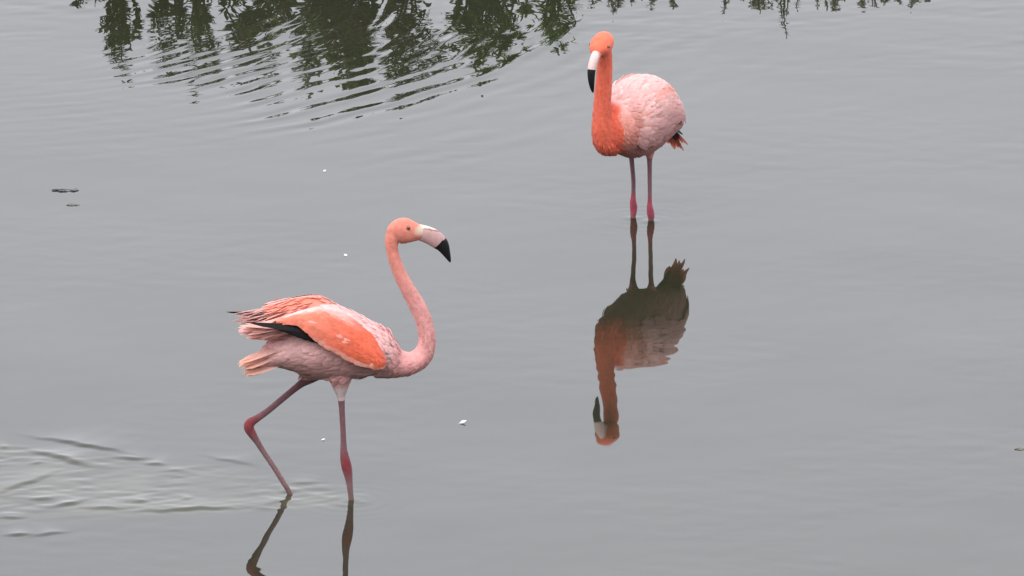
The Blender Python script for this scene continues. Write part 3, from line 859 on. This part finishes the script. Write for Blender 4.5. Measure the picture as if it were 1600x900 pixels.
def shrub(name, label, cat, px, y, height, width, nstem, nleaf, L, w, greens, lean=(0, 0), up=.35, group='plants along the bank'):
    y += 15.05
    height *= .97; width *= .92; L *= .95
    x = (px - 800) / FOC * math.hypot(y, CAM_H) + math.tan(-ROLL) * 450 / FOC * y
    z = float(ground_z(np.array([x]), np.array([y]))[0])
    root = empty(name, (x, y, z - .01))
    tag(root, label, cat, group)
    r = random.Random(int(px * 7 + height * 1000))
    V, F, K = [], [], []; V2, F2, K2 = [], [], []
    for s in range(nstem):
        a = r.uniform(0, 6.283); rad = math.sqrt(r.random())
        hh = height * (1 - .55 * rad * rad) * r.uniform(.72, 1.0)
        tipp = Vector((math.cos(a) * rad * width * .5 + lean[0] * hh, math.sin(a) * rad * width * .28 + lean[1] * hh, hh))
        b = Vector((tipp.x * .45, tipp.y * .35, 0))
        mid = (b + tipp) * .5 + Vector((r.uniform(-.03, .03), r.uniform(-.03, .03), hh * .08))
        pts = [b, b * .6 + mid * .4 + Vector((0, 0, .02)), mid, mid * .4 + tipp * .6, tipp]
        tube(V2, F2, K2, pts, .0045 + .004 * hh, .0012, (.055, .045, .03))
        for q in range(nleaf):
            t = r.uniform(.12, 1.0) ** .8
            f = t * 4; i = min(int(f), 3); p = pts[i].lerp(pts[i + 1], f - i)
            dr = Vector((r.gauss(0, 1), r.gauss(0, 1), r.gauss(up, .6)))
            g = greens[r.randrange(len(greens))]; j = r.uniform(.7, 1.35)
            leaf(V, F, K, p, dr, Vector((r.gauss(0, .5), r.gauss(0, .5), 1)), L * r.uniform(.6, 1.25), w * r.uniform(.7, 1.2), (g[0] * j, g[1] * j, g[2] * j))
    build('stems', V2, F2, K2, M_STEM, root)
    o = build('foliage', V, F, K, M_LEAF, root, smooth=False)
    return root

DK = [(.060, .095, .028), (.080, .120, .032), (.050, .075, .030), (.11, .155, .036)]
BR = [(.13, .24, .035), (.17, .28, .05), (.09, .16, .03)]
OL = [(.13, .11, .065), (.24, .20, .15), (.09, .12, .05)]
PL = [(.36, .31, .29), (.26, .27, .20), (.12, .17, .06), (.46, .40, .38)]
TW = [(.05, .05, .035), (.06, .07, .03)]
shrub('bank_shrub', 'broad dark green shrub leaning over the water, the biggest mass mirrored among the ripples', 'shrub', 480, 30.22, .56, .80, 26, 52, .060, .021, DK + BR[:2] + OL)
shrub('bank_shrub', 'dense low dark shrub beside the biggest bank shrub, its reflection broken by ripples', 'shrub', 615, 30.18, .58, .50, 17, 46, .056, .019, DK + BR[:1] + OL)
shrub('bank_shrub', 'loose dark shrub between the upright spray and the biggest bank shrub', 'shrub', 300, 30.15, .40, .60, 14, 56, .050, .015, DK + BR[2:])
shrub('leafy_spray', 'narrow upright leafy spray whose reflection stands apart from the dark shrubs', 'plant', 188, 30.02, .40, .16, 9, 60, .040, .013, DK, up=.6)
shrub('leafy_spray', 'thin sparse spray with a long dotted reflection beside the dark shrubs', 'plant', 300, 29.98, .50, .10, 4, 50, .036, .011, DK + BR, up=.7)
shrub('bank_shrub', 'bright green low bush whose reflection is drawn into slanting arcs by ripples', 'shrub', 745, 30.10, .44, .50, 18, 60, .050, .014, BR + DK[:2])
shrub('leafy_tuft', 'small bright green tuft whose reflection lies beside the standing flamingo head', 'plant', 868, 30.02, .36, .26, 9, 44, .050, .012, BR)
shrub('leafy_tuft', 'faint low sprig outside the narrow upright leafy spray, thinly mirrored', 'plant', 135, 30.05, .16, .22, 6, 34, .035, .010, DK)
low = [(955, .16, .22, 'first low pale tuft past the standing flamingo head'), (1035, .165, .24, 'second low pale tuft past the standing flamingo head'), (1125, .24, .12, 'thin twiggy sprig among the low pale bank tufts'),
       (1185, .17, .26, 'low pale tuft between the two taller twiggy sprigs'), (1232, .28, .08, 'tall thin sprig with dotted reflection among low pale tufts'), (1290, .17, .24, 'low pale tuft just past the tall thin sprig'),
       (1365, .18, .16, 'dark low tuft near the end of the pale row'), (1425, .16, .22, 'last green tuft closing the row of low bank plants')]
for px, hh, ww, lb in low:
    thin = hh > .2
    shrub('bank_tuft' if not thin else 'twiggy_sprig', lb, 'plant', px, 29.97, hh, ww, 5 if thin else 16, 22 if thin else 42, .020, .0065, (TW + PL[1:3]) if thin else PL, up=.6)
shrub('bank_tuft', 'small dark tuft standing alone at the end of the bank plants', 'plant', 1536, 30.0, .14, .10, 6, 36, .034, .011, DK, up=.5)

# grass on the bank behind the plants
V, F, K = [], [], []
r = random.Random(3)
for i in range(9000):
    x = r.uniform(-5, 5); y = 45.42 + abs(r.gauss(0, 1.3))
    z = float(0.0)
    V_ = len(V)
    hgt = r.uniform(.05, .14) * min(1, .5 + (y - 45.4))
    a = r.uniform(0, 6.283); ww = .004
    b = Vector((x, y, 0)); s = Vector((math.cos(a), math.sin(a), 0)) * ww
    tip = b + Vector((r.gauss(0, .03), r.gauss(0, .03), hgt))
    V += [b - s, b + s, b.lerp(tip, .6) + s * .6, tip, b.lerp(tip, .6) - s * .6]
    F.append((V_, V_ + 1, V_ + 2, V_ + 3, V_ + 4))
    g = BR[r.randrange(3)]; j = r.uniform(.6, 1.2); K += [(g[0] * j, g[1] * j, g[2] * j)] * 5
A = np.array([tuple(v) for v in V]); A[:, 2] += ground_z(A[:, 0], A[:, 1]) - .006
grass = build('bank_grass', [Vector(a) for a in A], F, K, M_LEAF, None, smooth=False)
tag(grass, 'short green grass covering the bank behind the waterside plants', 'grass', kind='stuff')

# ------------------------------------------------------------------ bits floating on the water
def water_z(x, y):
    j = int(np.clip(np.searchsorted(wx, x), 0, len(wx) - 1)); i = int(np.clip(np.searchsorted(wy, y), 0, len(wy) - 1))
    return float(H[i, j])

def floating_feather(px, py, L, rz, label):
    x, y = water_point(px, py)
    root_ = Feathers()
    for q in range(5):
        a = (q - 2) * .28
        root_.add((0, 0, .001), (math.cos(a), math.sin(a), .05), (0, 0, 1), L * (1 - .12 * abs(q - 2)), L * .34, (.80, .77, .74), (.88, .85, .82), curl=.28, ridge=.25)
    root_.add((-L * .3, 0, .0), (1, 0, .06), (0, 0, 1), L * .4, L * .05, (.85, .82, .78))
    o = root_.make('floating_feather', M_FEATHER, None)
    o.location = (x, y, water_z(x, y)); o.rotation_euler = (0, 0, rz)
    tag(o, label, 'feather', 'white feathers floating on the water')
floating_feather(718, 661, .024, .3, 'largest white downy feather afloat in front of the walking flamingo')
floating_feather(541, 400, .013, 2.0, 'small white feather afloat behind the walking flamingo head')
floating_feather(506, 268, .011, 1.0, 'tiny white feather afloat beyond the walking flamingo, near the ripples')
floating_feather(502, 688, .013, .2, 'small white feather afloat between the legs of the walking flamingo')

def floating_weed(px, py, bits, size, cols, label, cat='weed', name='floating_weed', spread=(1, .4)):
    x, y = water_point(px, py)
    r = random.Random(px)
    V, F, K = [], [], []
    for q in range(bits):
        p = Vector((r.uniform(-1, 1) * size * spread[0], r.uniform(-1, 1) * size * spread[1], .001))
        a = r.gauss(0, .45)
        leaf(V, F, K, p, Vector((math.cos(a), math.sin(a), r.uniform(.02, .12))), Vector((r.gauss(0, .1), r.gauss(0, .1), 1)), size * r.uniform(.4, .8), size * r.uniform(.10, .22), cols[r.randrange(len(cols))])
    tube(V, F, K, [Vector((-size * .8, 0, .001)), Vector((0, size * .08, .004)), Vector((size * .9, -size * .05, .001))], .0022, .001, cols[0], 5)
    o = build(name, V, F, K, M_DEBRIS, None, smooth=False)
    o.location = (x, y, water_z(x, y) + .0005)
    tag(o, label, cat)
floating_weed(98, 298, 10, .045, [(.05, .05, .055), (.09, .09, .10)], 'dark scrap of water weed afloat on open water, above a paler scrap')
floating_weed(112, 320, 8, .022, [(.16, .17, .10), (.30, .30, .26)], 'small pale olive scrap of weed afloat below the dark one')
floating_weed(1594, 702, 5, .022, [(.22, .16, .09), (.28, .22, .15)], 'small brown leaf afloat alone on open water far from the birds', 'leaf', 'floating_leaf')

bpy.context.view_layer.update()
